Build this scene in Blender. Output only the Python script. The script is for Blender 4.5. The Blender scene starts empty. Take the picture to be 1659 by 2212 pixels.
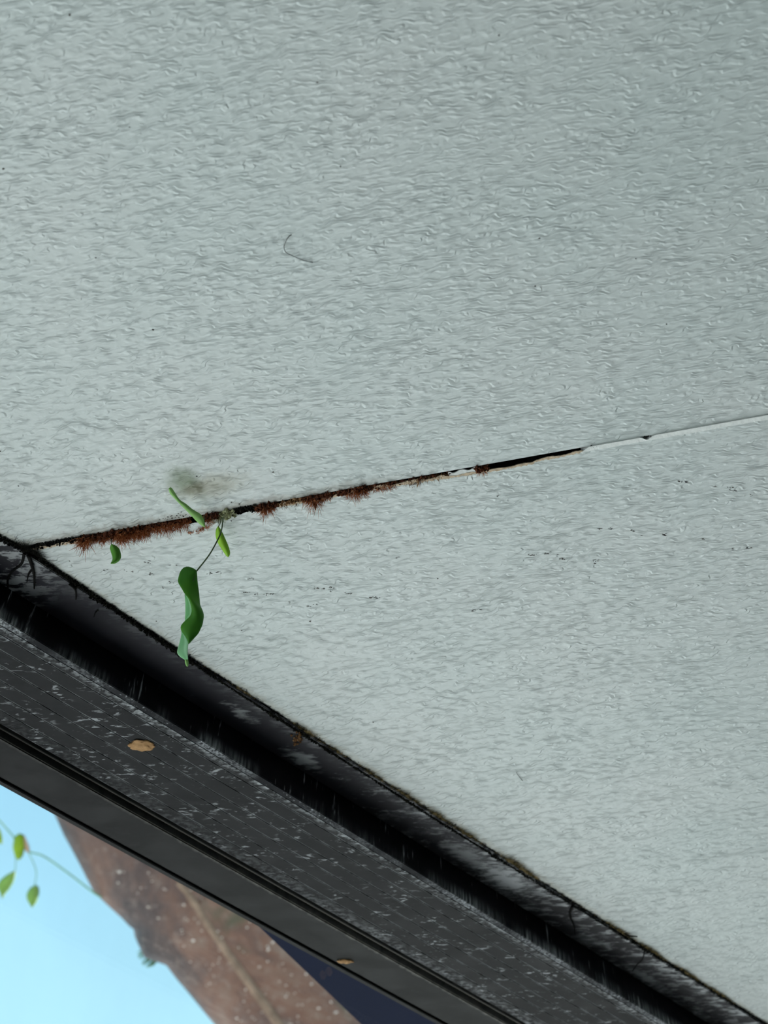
import bpy, bmesh, math, random
from mathutils import Vector, Matrix, noise

random.seed(7)
SC = bpy.context.scene
COL = SC.collection

# ------------------------------------------------------------------ camera
FPX, CX, CY = 3070.0, 829.5, 1106.0          # focal length and centre in photo pixels
PITCH = math.radians(51.29)
CAMZ = 1.60                                  # eye height
H = 0.78                                     # ceiling above the eye
CEIL = CAMZ + H
cam_d = bpy.data.cameras.new('camera')
cam = bpy.data.objects.new('camera', cam_d)
COL.objects.link(cam)
cam.location = (0, 0, CAMZ)
cam.rotation_euler = (math.radians(90) + PITCH, 0, 0)
cam_d.sensor_fit = 'VERTICAL'
cam_d.sensor_height = 36.0
cam_d.sensor_width = 27.0
cam_d.lens = 36.0 * FPX / 2212.0
cam_d.clip_start = 0.02
cam_d.dof.use_dof = True
cam_d.dof.focus_distance = 1.02
cam_d.dof.aperture_fstop = 9.0
SC.camera = cam

# ------------------------------------------------------------------ sky, sun, exposure
W = bpy.data.worlds.new('sky')
SC.world = W
W.use_nodes = True
nt = W.node_tree
nt.nodes.clear()
o = nt.nodes.new('ShaderNodeOutputWorld')
b = nt.nodes.new('ShaderNodeBackground')
tc = nt.nodes.new('ShaderNodeTexCoord')
sp = nt.nodes.new('ShaderNodeSeparateXYZ')
rp = nt.nodes.new('ShaderNodeValToRGB')
nt.links.new(tc.outputs['Generated'], sp.inputs[0])
nt.links.new(sp.outputs['Z'], rp.inputs[0])
rp.color_ramp.elements[0].position = 0.0
rp.color_ramp.elements[0].color = (0.66, 0.92, 1.0, 1)
rp.color_ramp.elements[1].position = 1.0
rp.color_ramp.elements[1].color = (0.17, 0.48, 0.86, 1)
e = rp.color_ramp.elements.new(0.5)
e.color = (0.45, 0.83, 1.0, 1)
nt.links.new(rp.outputs[0], b.inputs[0])
b.inputs[1].default_value = 1.15
nt.links.new(b.outputs[0], o.inputs[0])

sun_d = bpy.data.lights.new('sun', 'SUN')
sun = bpy.data.objects.new('sun', sun_d)
COL.objects.link(sun)
sun_d.energy = 16.5
sun_d.angle = math.radians(0.6)
sun_d.color = (1.0, 0.97, 0.93)
sun.rotation_euler = Vector((-0.44, -0.66, -0.75)).to_track_quat('-Z', 'Y').to_euler()

SC.view_settings.view_transform = 'Standard'
SC.view_settings.look = 'None'
SC.view_settings.exposure = 0.0
SC.view_settings.gamma = 1.0
SC.view_settings.use_curve_mapping = False

# ------------------------------------------------------------------ geometry of the place
FWD = Vector((0, math.cos(PITCH), math.sin(PITCH)))
UP = Vector((0, -math.sin(PITCH), math.cos(PITCH)))
RT = Vector((1, 0, 0))
EYE = Vector((0, 0, CAMZ))
U = Vector((0.719485, 0.694508, 0)).normalized()      # along the beam
V = Vector((-U.y, U.x, 0))                            # across the beam, outwards
RZ = math.atan2(U.y, U.x)


def ray(x, y):
    return RT * ((x - CX) / FPX) + UP * ((CY - y) / FPX) + FWD


def at(x, y, t):
    """world point at depth t along the view"""
    return EYE + ray(x, y) * t


def onz(x, y, z):
    """world point where the sight line meets the level z"""
    r = ray(x, y)
    return EYE + r * ((z - CAMZ) / r.z)


def onceil(x, y, drop=0.0):
    return onz(x, y, CEIL - drop)


def onv(x, y, v):
    r = ray(x, y)
    return EYE + r * (v / r.dot(V))


def tou(p):
    return p.dot(U), p.dot(V)


# profile of the beam (v outwards, z) found from its edges in the photograph
VA, VB, VD = 0.6555, 0.6920, 0.7845
ZB = CEIL - 0.002
ZC = CAMZ + 0.7472
ZF = CAMZ + 0.7410                                    # underside of the window head
VE, VG, VH = 0.7897, 0.8294, 0.8376
U0, U1 = -1.3, 2.2
VBACK = -2.2

# ------------------------------------------------------------------ helpers
Minv = Matrix.Rotation(-RZ, 4, 'Z')


def uv(p):
    q = Minv @ Vector(p)
    return (q.x, q.y)


def link(o, parent=None):
    COL.objects.link(o)
    if parent is not None:
        o.parent = parent
    return o


def mesh_obj(name, verts, faces, mat, parent=None, smooth=False, mats=None, midx=None):
    me = bpy.data.meshes.new(name)
    me.from_pydata([tuple(v) for v in verts], [], faces)
    me.update()
    for m in (mats or [mat]):
        me.materials.append(m)
    if midx:
        me.polygons.foreach_set('material_index', midx)
    if smooth:
        me.polygons.foreach_set('use_smooth', [True] * len(me.polygons))
    return link(bpy.data.objects.new(name, me), parent)


def bm_obj(name, bm, mat, parent=None, smooth=False):
    me = bpy.data.meshes.new(name)
    bm.normal_update()
    bm.to_mesh(me)
    bm.free()
    me.materials.append(mat)
    if smooth:
        me.polygons.foreach_set('use_smooth', [True] * len(me.polygons))
    return link(bpy.data.objects.new(name, me), parent)


def empty(name, loc=(0, 0, 0), rz=0.0):
    e = bpy.data.objects.new(name, None)
    e.empty_display_size = 0.02
    e.location = loc
    e.rotation_euler = (0, 0, rz)
    return link(e)


def tag(o, label=None, cat=None, group=None, kind=None):
    if label:
        o['label'] = label
    if cat:
        o['category'] = cat
    if group:
        o['group'] = group
    if kind:
        o['kind'] = kind
    return o


def box(name, lo, hi, mat, parent=None, bevel=0.0):
    bm = bmesh.new()
    bmesh.ops.create_cube(bm, size=1.0)
    for v in bm.verts:
        v.co = Vector((lo[i] + (v.co[i] + 0.5) * (hi[i] - lo[i]) for i in range(3)))
    if bevel:
        bmesh.ops.bevel(bm, geom=bm.edges[:], offset=bevel, segments=2, affect='EDGES')
    return bm_obj(name, bm, mat, parent)


def prism(name, poly, z0, z1, mat, parent=None, edge=None):
    n = len(poly)
    vs = [(x, y, z0) for x, y in poly] + [(x, y, z1) for x, y in poly]
    fs = [tuple(range(n - 1, -1, -1)), tuple(range(n, 2 * n))]
    fs += [(i, (i + 1) % n, n + (i + 1) % n, n + i) for i in range(n)]
    me = bpy.data.meshes.new(name)
    me.from_pydata(vs, [], fs)
    bm = bmesh.new()
    bm.from_mesh(me)
    bmesh.ops.recalc_face_normals(bm, faces=bm.faces[:])
    bm.to_mesh(me)
    bm.free()
    me.materials.append(mat)
    if edge:
        me.materials.append(edge)
        for p in me.polygons:
            if abs(p.normal.z) < .5:
                p.material_index = 1
    return link(bpy.data.objects.new(name, me), parent)


class Bag:
    """collects many small shapes for one mesh"""

    def __init__(self):
        self.v, self.f = [], []

    def tube(self, pts, rads, sides=3, cap=True):
        base = len(self.v)
        n = len(pts)
        for i, p in enumerate(pts):
            d = (pts[min(i + 1, n - 1)] - pts[max(i - 1, 0)])
            if d.length < 1e-9:
                d = Vector((0, 0, 1))
            d.normalize()
            a = d.orthogonal().normalized() if i == 0 else (a - d * a.dot(d)).normalized()
            c = d.cross(a)
            for k in range(sides):
                an = 2 * math.pi * k / sides
                self.v.append(p + (a * math.cos(an) + c * math.sin(an)) * rads[i])
        for i in range(n - 1):
            for k in range(sides):
                k2 = (k + 1) % sides
                self.f.append((base + i * sides + k, base + i * sides + k2,
                               base + (i + 1) * sides + k2, base + (i + 1) * sides + k))
        if cap:
            self.f.append(tuple(base + k for k in range(sides - 1, -1, -1)))
            self.f.append(tuple(base + (n - 1) * sides + k for k in range(sides)))

    def chunk(self, c, s, rnd):
        """small irregular eight-sided crumb"""
        base = len(self.v)
        for d in ((1, 0, 0), (-1, 0, 0), (0, 1, 0), (0, -1, 0), (0, 0, 1), (0, 0, -1)):
            self.v.append(c + Vector((d[0] * s[0], d[1] * s[1], d[2] * s[2])) * rnd.uniform(.6, 1.3)
                          + Vector((rnd.uniform(-.3, .3) * s[0], rnd.uniform(-.3, .3) * s[1], 0)))
        for a, b_, c_ in ((0, 2, 4), (2, 1, 4), (1, 3, 4), (3, 0, 4), (2, 0, 5), (1, 2, 5), (3, 1, 5), (0, 3, 5)):
            self.f.append((base + a, base + b_, base + c_))

    def build(self, name, mat, parent=None, smooth=False):
        return mesh_obj(name, self.v, self.f, mat, parent, smooth)


# ------------------------------------------------------------------ materials
class N:
    def __init__(self, name):
        self.m = bpy.data.materials.new(name)
        self.m.use_nodes = True
        self.t = self.m.node_tree
        self.p = self.t.nodes['Principled BSDF']
        self.out = self.t.nodes['Material Output']

    def node(self, typ, **kw):
        n = self.t.nodes.new(typ)
        for k, v in kw.items():
            setattr(n, k, v)
        return n

    def set(self, sock, v):
        if isinstance(v, bpy.types.NodeSocket):
            self.t.links.new(v, sock)
        else:
            sock.default_value = v

    def math(self, op, a, b_=0.0, c=None, clamp=False):
        n = self.node('ShaderNodeMath', operation=op, use_clamp=clamp)
        self.set(n.inputs[0], a)
        self.set(n.inputs[1], b_)
        if c is not None:
            self.set(n.inputs[2], c)
        return n.outputs[0]

    def coord(self, kind='Object'):
        return self.node('ShaderNodeTexCoord').outputs[kind]

    def world(self):
        return self.node('ShaderNodeNewGeometry').outputs['Position']

    def mapping(self, vec, scale=(1, 1, 1), rot=(0, 0, 0), loc=(0, 0, 0)):
        # rotate first, then scale
        v = vec
        if any(rot):
            r = self.node('ShaderNodeVectorRotate', rotation_type='EULER_XYZ')
            self.set(r.inputs['Vector'], v)
            r.inputs['Rotation'].default_value = rot
            v = r.outputs[0]
        m = self.node('ShaderNodeMapping')
        self.set(m.inputs[0], v)
        m.inputs['Scale'].default_value = scale
        m.inputs['Location'].default_value = loc
        return m.outputs[0]

    def noise(self, vec, scale=5, detail=2, rough=.5, dist=0.0):
        n = self.node('ShaderNodeTexNoise')
        self.set(n.inputs['Vector'], vec)
        n.inputs['Scale'].default_value = scale
        n.inputs['Detail'].default_value = detail
        n.inputs['Roughness'].default_value = rough
        n.inputs['Distortion'].default_value = dist
        return n.outputs[0]

    def ramp(self, fac, *stops):
        r = self.node('ShaderNodeValToRGB')
        self.set(r.inputs[0], fac)
        el = r.color_ramp.elements
        while len(el) < len(stops):
            el.new(0.5)
        for e_, (p, c) in zip(el, stops):
            e_.position = p
            e_.color = tuple(c) + (1,) if not isinstance(c, (int, float)) else (c, c, c, 1)
        return r.outputs[0]

    def smooth(self, x, lo, hi):
        n = self.node('ShaderNodeMapRange', interpolation_type='SMOOTHSTEP')
        self.set(n.inputs[0], x)
        self.set(n.inputs[1], lo)
        self.set(n.inputs[2], hi)
        return n.outputs[0]

    def mix(self, f, a, b_):
        n = self.node('ShaderNodeMix', data_type='RGBA')
        self.set(n.inputs[0], f)
        self.set(n.inputs[6], a if isinstance(a, bpy.types.NodeSocket) else tuple(a) + (1,))
        self.set(n.inputs[7], b_ if isinstance(b_, bpy.types.NodeSocket) else tuple(b_) + (1,))
        return n.outputs[2]

    def bump(self, h, dist=.001, strength=1.0, normal=None):
        n = self.node('ShaderNodeBump')
        n.inputs['Strength'].default_value = strength
        n.inputs['Distance'].default_value = dist
        self.set(n.inputs['Height'], h)
        if normal is not None:
            self.set(n.inputs['Normal'], normal)
        self.t.links.new(n.outputs[0], self.p.inputs['Normal'])
        return n.outputs[0]

    def fin(self, color=None, rough=.5, spec=.5):
        if color is not None:
            self.set(self.p.inputs['Base Color'], color if isinstance(color, bpy.types.NodeSocket) else tuple(color) + (1,))
        self.set(self.p.inputs['Roughness'], rough)
        self.p.inputs['Specular IOR Level'].default_value = spec
        return self.m

    def xyz(self, vec):
        s = self.node('ShaderNodeSeparateXYZ')
        self.set(s.inputs[0], vec)
        return s.outputs


def plain(name, col, rough=.6, spec=.4, var=.25, scale=60.0, bump=0.0, stretch=(1, 1, 1)):
    n = N(name)
    c = n.mapping(n.coord(), stretch)
    f = n.noise(c, scale, 3, .6)
    lo = tuple(x * (1 - var) for x in col)
    hi = tuple(min(1, x * (1 + var)) for x in col)
    if bump:
        n.bump(f, bump, 1.0)
    return n.fin(n.ramp(f, (.3, lo), (.7, hi)), rough, spec)


def srgb(r, g, b_):
    return tuple(((c / 255) / 12.92 if c / 255 <= .04045 else ((c / 255 + .055) / 1.055) ** 2.4) for c in (r, g, b_))


SEAM_ANG = math.atan2(-0.115, 0.51)     # direction of the joint in plan


def ceiling_material():
    n = N('embossed_white_aluminium')
    w = n.world()
    # embossed grain: short broken ridges that run roughly along the joint
    a = n.mapping(w, (1, 1, 1), (0, 0, -SEAM_ANG))
    wob = n.node('ShaderNodeTexNoise')
    n.set(wob.inputs['Vector'], a)
    wob.inputs['Scale'].default_value = 95
    wob.inputs['Detail'].default_value = 1
    sub = n.node('ShaderNodeVectorMath', operation='SUBTRACT')
    n.set(sub.inputs[0], wob.outputs['Color'])
    sub.inputs[1].default_value = (.5, .5, .5)
    sc = n.node('ShaderNodeVectorMath', operation='SCALE')
    n.set(sc.inputs[0], sub.outputs[0])
    sc.inputs[3].default_value = .004
    add = n.node('ShaderNodeVectorMath', operation='ADD')
    n.set(add.inputs[0], a)
    n.set(add.inputs[1], sc.outputs[0])
    g = n.xyz(add.outputs[0])
    dn_ = n.noise(n.mapping(a, (115, 190, 115)), 1.0, 1.5, .5)
    dn2 = n.noise(n.mapping(a, (14, 30, 14), (0, 0, 0), (2, 5, 1)), 1.0, 1, .5)
    ph = n.math('ADD', n.math('MULTIPLY', g[1], 1 / .0033), n.math('MULTIPLY', dn_, 3.0))
    ph = n.math('ADD', ph, n.math('MULTIPLY', dn2, 6.0))
    s_ = n.math('FRACT', ph)
    saw = n.math('MINIMUM', n.math('DIVIDE', s_, .74), n.math('DIVIDE', n.math('SUBTRACT', 1.0, s_), .26))
    gate = n.smooth(n.noise(n.mapping(a, (110, 230, 110), (0, 0, 0), (3, 9, 4)), 1.0, 1), .30, .64)
    patch = n.smooth(n.noise(a, 26, 2, .5), .30, .68)
    amp = n.math('MULTIPLY', gate, n.math('MULTIPLY_ADD', patch, .4, .75))
    hgt = n.math('MULTIPLY', saw, amp)
    hgt = n.math('ADD', hgt, n.math('MULTIPLY', n.noise(a, 420, 2), .35))
    hgt = n.math('ADD', hgt, n.math('MULTIPLY', n.noise(a, 40, 2), .1))
    n.bump(hgt, .00046, 1.0)
    # colour: slightly cool white; green-yellow smear above the seedling; dirty edge along beam
    tint = n.noise(w, 9, 2)
    col = n.ramp(tint, (.3, srgb(216, 224, 221)), (.7, srgb(222, 227, 224)))
    uvd = n.xyz(n.mapping(w, (1, 1, 1), (0, 0, -RZ)))
    v = uvd[1]
    ns = n.noise(w, 170, 4, .65)
    ns2 = n.noise(w, 700, 3, .7)
    dist = n.math('SUBTRACT', VA, v)                # distance from the beam
    edge = n.math('ADD', dist, n.math('MULTIPLY', n.math('SUBTRACT', ns, .5), .012))
    edge = n.math('ADD', edge, n.math('MULTIPLY', n.math('SUBTRACT', ns2, .5), .006))
    k_y = n.math('MULTIPLY', n.math('SUBTRACT', 1.0, n.smooth(edge, .0015, .009)), n.math('MULTIPLY_ADD', ns2, .9, .0))
    col = n.mix(n.math('MULTIPLY', k_y, .8), col, srgb(150, 135, 95))
    k_b = n.math('SUBTRACT', 1.0, n.smooth(edge, -.0004, .0022))
    col = n.mix(k_b, col, srgb(22, 22, 20))
    # dirty margin along the joint
    sp_ = onceil(500, 1100)
    sd = Vector((0.51, -0.115, 0)).normalized()
    sn = Vector((-sd.y, sd.x, 0))
    rel = n.node('ShaderNodeVectorMath', operation='SUBTRACT')
    n.set(rel.inputs[0], w)
    rel.inputs[1].default_value = sp_
    q = n.xyz(n.mapping(rel.outputs[0], (1, 1, 1), (0, 0, -math.atan2(sd.y, sd.x))))
    ds = n.math('ABSOLUTE', n.math('ADD', q[1], n.math('MULTIPLY', n.math('SUBTRACT', ns, .5), .012)))
    along = n.math('SUBTRACT', 1.0, n.smooth(q[0], .05, .16))
    k_s = n.math('MULTIPLY', n.math('MULTIPLY', n.math('SUBTRACT', 1.0, n.smooth(ds, .0015, .0075)), along), .5)
    col = n.mix(k_s, col, srgb(140, 128, 108))
    # blurred leaf image above the seedling, painted into the ceiling colour

    def blob(px, py, rx, ry, ang):
        p = onceil(px, py)
        r_ = n.node('ShaderNodeVectorMath', operation='SUBTRACT')
        n.set(r_.inputs[0], w)
        r_.inputs[1].default_value = p
        s_ = n.mapping(r_.outputs[0], (1 / rx, 1 / ry, 0), (0, 0, ang))
        l_ = n.node('ShaderNodeVectorMath', operation='LENGTH')
        n.set(l_.inputs[0], s_)
        return n.math('SUBTRACT', 1.0, n.smooth(n.math('ADD', l_.outputs['Value'], n.math('MULTIPLY', n.math('SUBTRACT', ns, .5), .5)), .15, 1.0))
    col = n.mix(n.math('MULTIPLY', blob(450, 1052, .040, .016, .25), .50), col, srgb(166, 156, 118))
    col = n.mix(n.math('MULTIPLY', blob(395, 1038, .0165, .0175, .5), .80), col, srgb(112, 128, 92))
    col = n.mix(n.math('MULTIPLY', blob(420, 1056, .015, .007, .3), .65), col, srgb(110, 104, 72))
    n.fin(col, .30, .7)
    return n.m


M = {}
M['ceiling'] = ceiling_material()
M['sealant'] = plain('aged_white_sealant', srgb(236, 238, 234), .6, .3, .08, 300, .0004)
M['gap'] = plain('dark_joint', (.006, .006, .006), .9, .1, .3, 200)
M['cream'] = plain('torn_cream_sealant', srgb(206, 186, 160), .8, .2, .3, 420, .0004)


def beam_mat(name, base=(.0075, .0070, .0095), white=(.27, .28, .29), kind='lip'):
    n = N(name)
    w = n.world()
    oc = n.coord()
    x, y, z = n.xyz(oc)
    col = n.ramp(n.noise(w, 30, 3), (.3, tuple(c * .8 for c in base)), (.7, tuple(c * 1.35 for c in base)))
    dash = n.noise(n.mapping(w, (110, 330, 330)), 1.0, 3, .6, .4)
    film = n.noise(n.mapping(w, (24, 55, 55)), 1.0, 5, .62, .2)
    if kind == 'lip':
        # wiped dust and lime smears, more of it further along the beam
        far = n.smooth(x, .38, .90)
        th = n.math('SUBTRACT', .68, n.math('MULTIPLY', far, .19))
        f = n.smooth(film, th, n.math('ADD', th, .22))
        st = n.noise(n.mapping(w, (70, 210, 210)), 1.0, 4, .62, .25)
        f2 = n.smooth(st, n.math('ADD', th, .0), n.math('ADD', th, .16))
        nearc = n.math('SUBTRACT', 1.0, n.smooth(y, VA + .002, VA + .016))
        f3 = n.math('MULTIPLY', n.math('MULTIPLY', nearc, n.smooth(st, .45, .62)), n.math('MULTIPLY_ADD', far, .55, .08))
        k = n.math('ADD', n.math('MULTIPLY', n.math('MULTIPLY', f, n.math('MULTIPLY_ADD', st, 1.3, -.2)), .75), n.math('MULTIPLY', f2, .30))
        k = n.math('ADD', k, f3, clamp=True)
        col = n.mix(n.math('MULTIPLY', far, .5), col, (.045, .041, .040))
        # pale patches at the far left end by the joint
        k2 = n.math('MULTIPLY', n.math('SUBTRACT', 1.0, n.smooth(x, .275, .325)), n.smooth(st, .44, .56))
        k = n.math('MAXIMUM', k, n.math('MULTIPLY', k2, .7))
        # splashes of lime
        for px, py, ru, rv, am in ((1092, 1900, .034, .016, .95), (655, 1640, .020, .008, .6), (520, 1540, .016, .006, .6), (1010, 1850, .03, .012, .5), (1395, 2112, .03, .006, .6)):
            q0 = uv(onz(px, py, ZB))
            rl = n.node('ShaderNodeVectorMath', operation='SUBTRACT')
            n.set(rl.inputs[0], oc)
            rl.inputs[1].default_value = (q0[0], q0[1], 0)
            ln_ = n.node('ShaderNodeVectorMath', operation='LENGTH')
            n.set(ln_.inputs[0], n.mapping(rl.outputs[0], (1 / ru, 1 / rv, 0)))
            bl_ = n.math('SUBTRACT', 1.0, n.smooth(n.math('ADD', ln_.outputs['Value'], n.math('MULTIPLY', n.math('SUBTRACT', st, .5), 2.6)), .2, 1.1))
            k = n.math('MAXIMUM', k, n.math('MULTIPLY', bl_, am))
        col = n.mix(k, col, white)
    elif kind == 'face':
        # lime runs: thin vertical streaks, thicker towards the bottom edge
        st = n.noise(n.mapping(w, (420, 420, 26)), 1.0, 3, .6, .3)
        dn = n.math('SUBTRACT', 1.0, n.smooth(z, ZC, ZC + .014))
        big = n.noise(n.mapping(oc, (22, 1, 1)), 1.0, 2, .6)
        runs = n.smooth(st, .61, .70)
        gate = n.smooth(n.noise(n.mapping(oc, (40, 40, 45)), 1.0, 2), .46, .60)
        k = n.math('MULTIPLY', n.math('MULTIPLY', runs, gate), .65)
        wash = n.math('MULTIPLY', n.math('MULTIPLY', dn, n.smooth(big, .38, .70)), n.smooth(st, .30, .75))
        k = n.math('ADD', k, n.math('MULTIPLY', wash, .9), clamp=True)
        col = n.mix(k, col, tuple(c * 1.9 for c in white))
    elif kind == 'rib':
        far = n.smooth(x, .35, 1.0)
        col = n.mix(n.math('MULTIPLY', far, .6), col, (.021, .019, .0175))
        f = n.smooth(dash, .59, .67)
        gate = n.smooth(n.noise(n.mapping(w, (36, 60, 60)), 1.0, 2), .42, .6)
        haze = n.math('MULTIPLY', n.smooth(film, .5, .8), .05)
        k = n.math('ADD', n.math('MULTIPLY', n.math('MULTIPLY', f, gate), .9), haze)
        ax = n.math('MODULO', n.math('SUBTRACT', y, VB), (VD - VB) / 7)
        edge_ = n.math('MINIMUM', ax, n.math('SUBTRACT', (VD - VB) / 7, ax))
        ln = n.math('SUBTRACT', 1.0, n.smooth(n.math('ADD', edge_, n.math('MULTIPLY', n.noise(w, 420, 2), .0009)), .0007, .0017))
        br_ = n.smooth(n.noise(n.mapping(oc, (45, 20, 20)), 1.0, 4, .7), .40, .60)
        k = n.math('ADD', k, n.math('MULTIPLY', n.math('MULTIPLY', ln, br_), .5))
        # crust along both edges of the underside
        e1 = n.math('SUBTRACT', 1.0, n.smooth(n.math('ADD', y, n.math('MULTIPLY', n.noise(w, 160, 3), .006)), VB + .008, VB + .016))
        e2 = n.smooth(n.math('ADD', y, n.math('MULTIPLY', n.noise(w, 160, 3), .006)), VD - .012, VD - .001)
        fine = n.smooth(n.noise(n.mapping(w, (160, 300, 300)), 1.0, 4, .7), .42, .62)
        k = n.math('ADD', k, n.math('MULTIPLY', n.math('MULTIPLY', e1, fine), .85))
        k = n.math('ADD', k, n.math('MULTIPLY', n.math('MULTIPLY', e2, fine), n.math('MULTIPLY_ADD', far, .4, .1)), clamp=True)
        col = n.mix(k, col, white)
    elif kind == 'groove':
        k = n.smooth(n.noise(n.mapping(oc, (60, 60, 60)), 1.0, 4, .7), .40, .62)
        col = n.mix(n.math('MULTIPLY', k, .85), col, tuple(c * 1.1 for c in white))
    elif kind == 'frame':
        far = n.smooth(x, .30, .80)
        col = n.mix(n.math('MULTIPLY', far, .8), col, (.022, .0205, .018))
        nz = n.math('MULTIPLY', n.math('SUBTRACT', n.noise(w, 140, 3), .5), .006)
        e1 = n.math('SUBTRACT', 1.0, n.smooth(n.math('ADD', y, nz), VE + .0005, VE + .005))
        k = n.math('MULTIPLY', e1, n.math('MULTIPLY_ADD', far, .5, .2))
        col = n.mix(k, col, (.30, .28, .25))
        col = n.mix(n.math('MULTIPLY', n.smooth(film, .55, .85), .1), col, white)
    n.bump(dash, .0001, .4)
    n.fin(col, n.ramp(film, (.3, .38), (.8, .7)), .3 if kind == 'lip' else .14)
    return n.m


M['lip'] = beam_mat('black_aluminium_smeared', base=(.018, .0165, .0235), white=(.62, .63, .64), kind='lip')
M['face'] = beam_mat('black_aluminium_lime_runs', base=(.003, .003, .0055), kind='face')
M['rib'] = beam_mat('black_aluminium_flecked', white=(.42, .43, .44), base=(.009, .0085, .0095), kind='rib')
M['groove'] = beam_mat('lime_filled_groove', base=(.012, .012, .013), kind='groove')
M['frame'] = beam_mat('dark_bronze_frame', base=(.010, .0088, .0088), kind='frame')
M['black'] = plain('black_rubber', (.006, .006, .007), .7, .2, .3, 80)
M['navy'] = plain('navy_painted_metal', srgb(17, 24, 46), .7, .08, .06, 6)


def glass_material():
    n = N('window_glass')
    n.t.nodes.remove(n.p)
    tr = n.node('ShaderNodeBsdfTransparent')
    gl = n.node('ShaderNodeBsdfGlossy')
    gl.inputs['Roughness'].default_value = .02
    df = n.node('ShaderNodeBsdfDiffuse')
    df.inputs['Color'].default_value = (.7, .75, .75, 1)
    lw = n.node('ShaderNodeLayerWeight')
    lw.inputs['Blend'].default_value = .5
    fr = n.node('ShaderNodeMath', operation='MULTIPLY_ADD')
    n.set(fr.inputs[0], n.math('POWER', lw.outputs['Facing'], 5.0))
    fr.inputs[1].default_value = .9
    fr.inputs[2].default_value = .04
    m1 = n.node('ShaderNodeMixShader')
    n.set(m1.inputs[0], fr.outputs[0])
    n.t.links.new(tr.outputs[0], m1.inputs[1])
    n.t.links.new(gl.outputs[0], m1.inputs[2])
    m2 = n.node('ShaderNodeMixShader')
    d = n.noise(n.mapping(n.world(), (1, 1, .4)), 8, 4, .6)
    n.set(m2.inputs[0], n.math('MULTIPLY', n.smooth(d, .35, .75), .04))
    n.t.links.new(m1.outputs[0], m2.inputs[1])
    n.t.links.new(df.outputs[0], m2.inputs[2])
    n.t.links.new(m2.outputs[0], n.out.inputs[0])
    return n.m


M['glass'] = glass_material()
M['floor'] = plain('dark_deck_floor', (.10, .095, .09), .8, .2, .12, 3)
M['ground'] = plain('sunlit_gravel', (.43, .45, .44), .9, .1, .15, 2)
M['wall'] = plain('unseen_wall_render', (.22, .22, .22), .8, .2, .08, 5)

# ------------------------------------------------------------------ ground, floor, added unseen walls
g = box('ground', (-14, -14, -.10), (14, 14, -.04), M['ground'])
tag(g, 'pale gravel ground outside the room', 'ground', kind='structure')
fl = box('floor', (U0 - .05, VBACK - .1, -.04), (U1 + .05, .86, 0), M['floor'])
fl.rotation_euler = (0, 0, RZ)
tag(fl, 'dark deck floor under the ceiling', 'floor', kind='structure')
wb = box('unseen_wall_back', (U0 - .05, VBACK - .1, 0), (U1 + .05, VBACK, CEIL + .08), M['wall'])  # unseen, added so the upright beam face stays dark
wb.rotation_euler = (0, 0, RZ)
for nm, lo_, hi_ in (('unseen_wall_left', U0 - .1, U0 - .05), ('unseen_wall_right', U1 + .05, U1 + .1)):
    ws = box(nm, (lo_, VBACK - .1, 0), (hi_, .70, CEIL + .08), M['wall'])  # unseen, added so light comes mostly from the window side
    ws.rotation_euler = (0, 0, RZ)
    tag(ws, 'plain grey rendered side wall, unseen, added to keep out light from the sides', 'wall', kind='structure')
tag(wb, 'plain grey rendered wall behind the viewer, unseen, added to darken the beam face', 'wall', kind='structure')

# ------------------------------------------------------------------ ceiling: two embossed panels with an open joint
SEAM = [(-400, 1259), (60, 1179), (500, 1100), (1052, 1002), (1260, 966), (1659, 895), (6000, 127)]


def seam_y(x):
    for (x0, y0), (x1, y1) in zip(SEAM, SEAM[1:]):
        if x <= x1:
            return y0 + (y1 - y0) * (x - x0) / (x1 - x0)
    return SEAM[-1][1]


GAPW = [(60, 9), (180, 10), (250, 14), (420, 14), (600, 12), (860, 11), (1030, 15), (1080, 16), (1150, 15), (1158, 11), (1230, 10), (1262, 8), (1659, 9)]


def gap_px(x):
    if x <= GAPW[0][0]:
        return GAPW[0][1]
    for (x0, y0), (x1, y1) in zip(GAPW, GAPW[1:]):
        if x <= x1:
            return y0 + (y1 - y0) * (x - x0) / (x1 - x0)
    return GAPW[-1][1]


ceil = empty('ceiling', (0, 0, CEIL), RZ)
tag(ceil, 'white embossed ceiling panels meeting at an open joint', 'ceiling', kind='structure')


a0, a1 = Vector(uv(onceil(60, seam_y(60)))), Vector(uv(onceil(1659, seam_y(1659))))
sdir = (a1 - a0).normalized()
VP = VB - .001                                # the panels lie on the lip of the beam


def seam_at_v(v, off=0.0):
    s = (v - a0.y) / sdir.y
    p = a0 + sdir * s
    return (p.x + off, v)


# upper panel: clean straight edge
pl = [(U0, VP), seam_at_v(VP), seam_at_v(VBACK), (U0, VBACK)]
p1 = prism('ceiling_panel', pl, 0, .075, M['ceiling'], ceil, M['gap'])
# lower panel: ragged edge
xs = [20 + 8 * i for i in range(260)] + [2120 + 60 * i for i in range(60)]
rag = []
rr = random.Random(3)
for x in xs:
    j = rr.uniform(-1, 1) * (2.0 if 60 < x < 1262 else .3)
    rag.append(uv(onceil(x, seam_y(x) + gap_px(x) + j)))
rag = [p for p in rag if p[1] < VP - .001]
pl = [seam_at_v(VP, .005)] + rag + [seam_at_v(VBACK, .012), (U1, VBACK), (U1, VP)]
p2 = prism('ceiling_panel', pl, 0, .075, M['ceiling'], ceil, M['gap'])
# what closes the joint from above
bk = prism('joint_backing', [seam_at_v(VP, -.03), seam_at_v(VBACK, -.03), seam_at_v(VBACK, .04), seam_at_v(VP, .04)], .0755, .085, M['gap'], ceil)


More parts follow.
